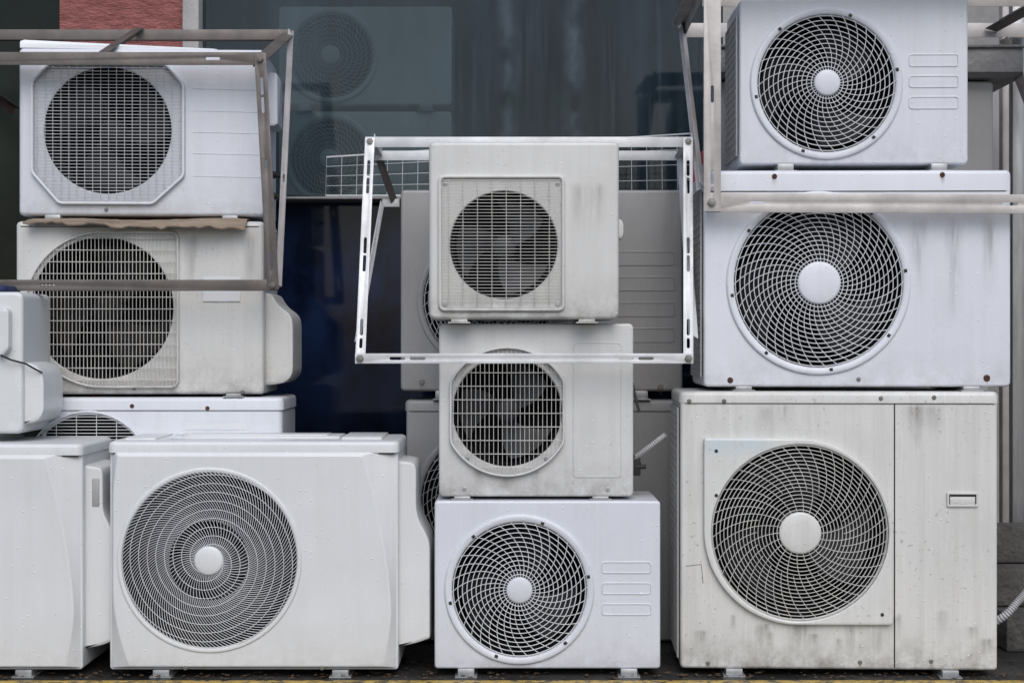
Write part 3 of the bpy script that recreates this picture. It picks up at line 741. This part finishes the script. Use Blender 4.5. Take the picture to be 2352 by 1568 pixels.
for a in (-.47,.47):
    for b in (0.02,.32):
        m=MB(); m.box(a-.015,a+.015,b-.015,b+.015,0,zt_-.03); m.build('leg',TRAY,sh)
LITE=paint('reflected_unit_paint',(.78,.80,.78),.2,.2,.1)  # for two added units that stand in for reflections in the window
u=Unit(640,1038,256,449,Yi,zt_,.3,LITE,'white air conditioner added behind tinted window in place of a reflected unit',(757,365,92),feet=(.15,.85),group='air conditioners standing in for reflections')
u.ring(104,90,LITE);u.spiral(92,22,44,.8,7,.0013,WIREW,LITE);u.finish(); t2=u.top
u=Unit(640,1038,15,242,Yi,t2,.3,LITE,'white air conditioner added behind tinted window in place of a reflected unit',(760,128,98),feet=(.15,.85),group='air conditioners standing in for reflections')
u.ring(110,96,LITE);u.spiral(98,22,44,.8,7,.0013,WIREW,LITE);u.finish()
sg=thing('round_sign',(PX(1668,.98),.98,PZ(405,.98)),'red rimmed round sign fixed on the shop ledge','sign')
m=MB(); m.lathe([(.125,.02),(.125,-.004),(.120,-.006),(.095,-.006),(.095,-.003)],0,0,48); m.build('sign_rim',REDP,sg)
m=MB(); m.lathe([(.095,-.003),(.0001,-.003)],0,0,48); m.build('sign_face',PAPER,sg)

# right side posts, steps
ps=thing('metal_post',(PX(2336,.75),.75,0),'stainless steel door post beside stone steps','post')
m=MB(); m.box(-.022,.022,-.02,.02,0,2.6,.003); m.build('post_body',STAIN,ps)
m=MB(); m.box(-.035,.035,-.035,.035,0,.01,.002); m.build('base_plate',STAIN,ps)
ps=thing('metal_post',(PX(2306,.95),.95,0),'painted white door post against stone wall','post')
m=MB(); m.box(-.012,.012,-.02,.02,0,2.6,.003); m.build('post_body',ALUP,ps)
m=MB(); m.box(-.025,.025,-.035,.035,0,.01,.002); m.build('base_plate',STAIN,ps)
st=thing('stone_steps',(PX(2450,.35),.35,0),'rough grey stone steps beside the shop','steps')
for k in range(3):
    m=MB(); m.box(-.19,1.0,.0+.12*k,.37,.123*k+.001,.123*(k+1)-.002,.008); m.build('step',CONC,st)
cd=MB(); conduit(cd,[(PX(2200,.22),.38,.03),(PX(2275,.28),.22,PZ(1425,.22)),(PX(2330,.25),.20,PZ(1376,.2)),(PX(2370,.25),.22,PZ(1335,.22)),(PX(2460,.3),.40,.30)],.013,100)
tag(cd.build('flexible_conduit',CONDUIT,None,30),'grey corrugated conduit running up onto the steps','conduit')

# ================================================================ GROUND
g=NT('wet_asphalt'); raw,v=base_vec(g)
n_=g.noise(raw,90,4,.7); w_=g.ramp(g.noise(raw,2.2,4),.4,.62)
c=g.mix(g.ramp(n_,.35,.7),(.018,.017,.016,1),(.07,.065,.06,1)); c=g.mix(w_,c,(.018,.018,.018,1))
b_=g.n('ShaderNodeBump',{'Height':n_,'Distance':.006,'Strength':.8})
p=g.n('ShaderNodeBsdfPrincipled',{'Base Color':c,'Roughness':g.ramp(w_,0,1,.65,.25),'Normal':b_.outputs[0]}); g.t.links.new(p.outputs[0],g.out.inputs[0])
m=MB(); m.add([(-80,-80,0),(80,-80,0),(80,80,0),(-80,80,0)],[[0,1,2,3]])
o=m.build('ground',g.m); o['kind']='structure'
yl=NT('worn_yellow_paint'); raw,v=base_vec(yl)
yn=yl.ramp(yl.noise(raw,26,6,.75),.48,.58)
c=yl.mix(yn,(.46,.31,.07,1),(.06,.055,.05,1))
p=yl.n('ShaderNodeBsdfPrincipled',{'Base Color':c,'Roughness':.45}); yl.t.links.new(p.outputs[0],yl.out.inputs[0])
m=MB(); m.add([(-20,-.24,.004),(20,-.20,.004),(20,-.035,.004),(-20,-.095,.004)],[[0,1,2,3]])
o=m.build('road_line',yl.m); o['kind']='structure'
m=MB()
for i in range(520):
    x=random.uniform(-1.5,1.6); y=random.choice((random.uniform(-.06,.03),random.uniform(-.05,.35))); r=random.uniform(.002,.008); a=random.random()*6.3
    z=.0045+random.uniform(0,.003)
    pts=[]
    for k in range(5):
        aa=a+2*math.pi*k/5; pts.append((x+r*math.cos(aa)*(1.8 if k==0 else 1),y+r*math.sin(aa),z+random.uniform(0,.004)))
    m.add(pts,[[0,1,2,3,4]])
o=m.build('leaf_litter',RAIN); o['kind']='stuff'; o['label']='small brown leaves and grit scattered on the wet pavement'; o['category']='leaf litter'

# ================================================================ LIGHT / CAMERA
w=bpy.data.worlds.new('World'); sc.world=w; w.use_nodes=True
nt=w.node_tree; sky=nt.nodes.new('ShaderNodeTexSky'); sky.sky_type='NISHITA'; sky.sun_disc=False
sky.sun_elevation=math.radians(46); sky.sun_rotation=math.radians(172); sky.air_density=1.0; sky.dust_density=2.5; sky.ozone_density=2.0
bg=nt.nodes['Background']; nt.links.new(sky.outputs[0],bg.inputs[0]); bg.inputs[1].default_value=.15
sl_=bpy.data.lights.new('sun','SUN'); sl_.energy=1.5; sl_.angle=math.radians(50); sl_.color=(1,.98,.96)
so=bpy.data.objects.new('sun',sl_); sc.collection.objects.link(so)
el=math.radians(46); az=math.radians(172)
dirv=Vector((math.sin(az)*math.cos(el),math.cos(az)*math.cos(el),math.sin(el)))
so.rotation_euler=(-dirv).to_track_quat('-Z','Y').to_euler()
so.location=(0,-3,5)
cam=bpy.data.cameras.new('camera'); cam.lens=36*D/3.0; cam.sensor_width=36; cam.clip_end=500; cam.clip_start=.05
co=bpy.data.objects.new('camera',cam); sc.collection.objects.link(co); co.location=(0,-D,ZC); co.rotation_euler=(math.pi/2,0,0)
sc.camera=co
sc.view_settings.view_transform='Standard'; sc.view_settings.look='None'; sc.view_settings.exposure=0
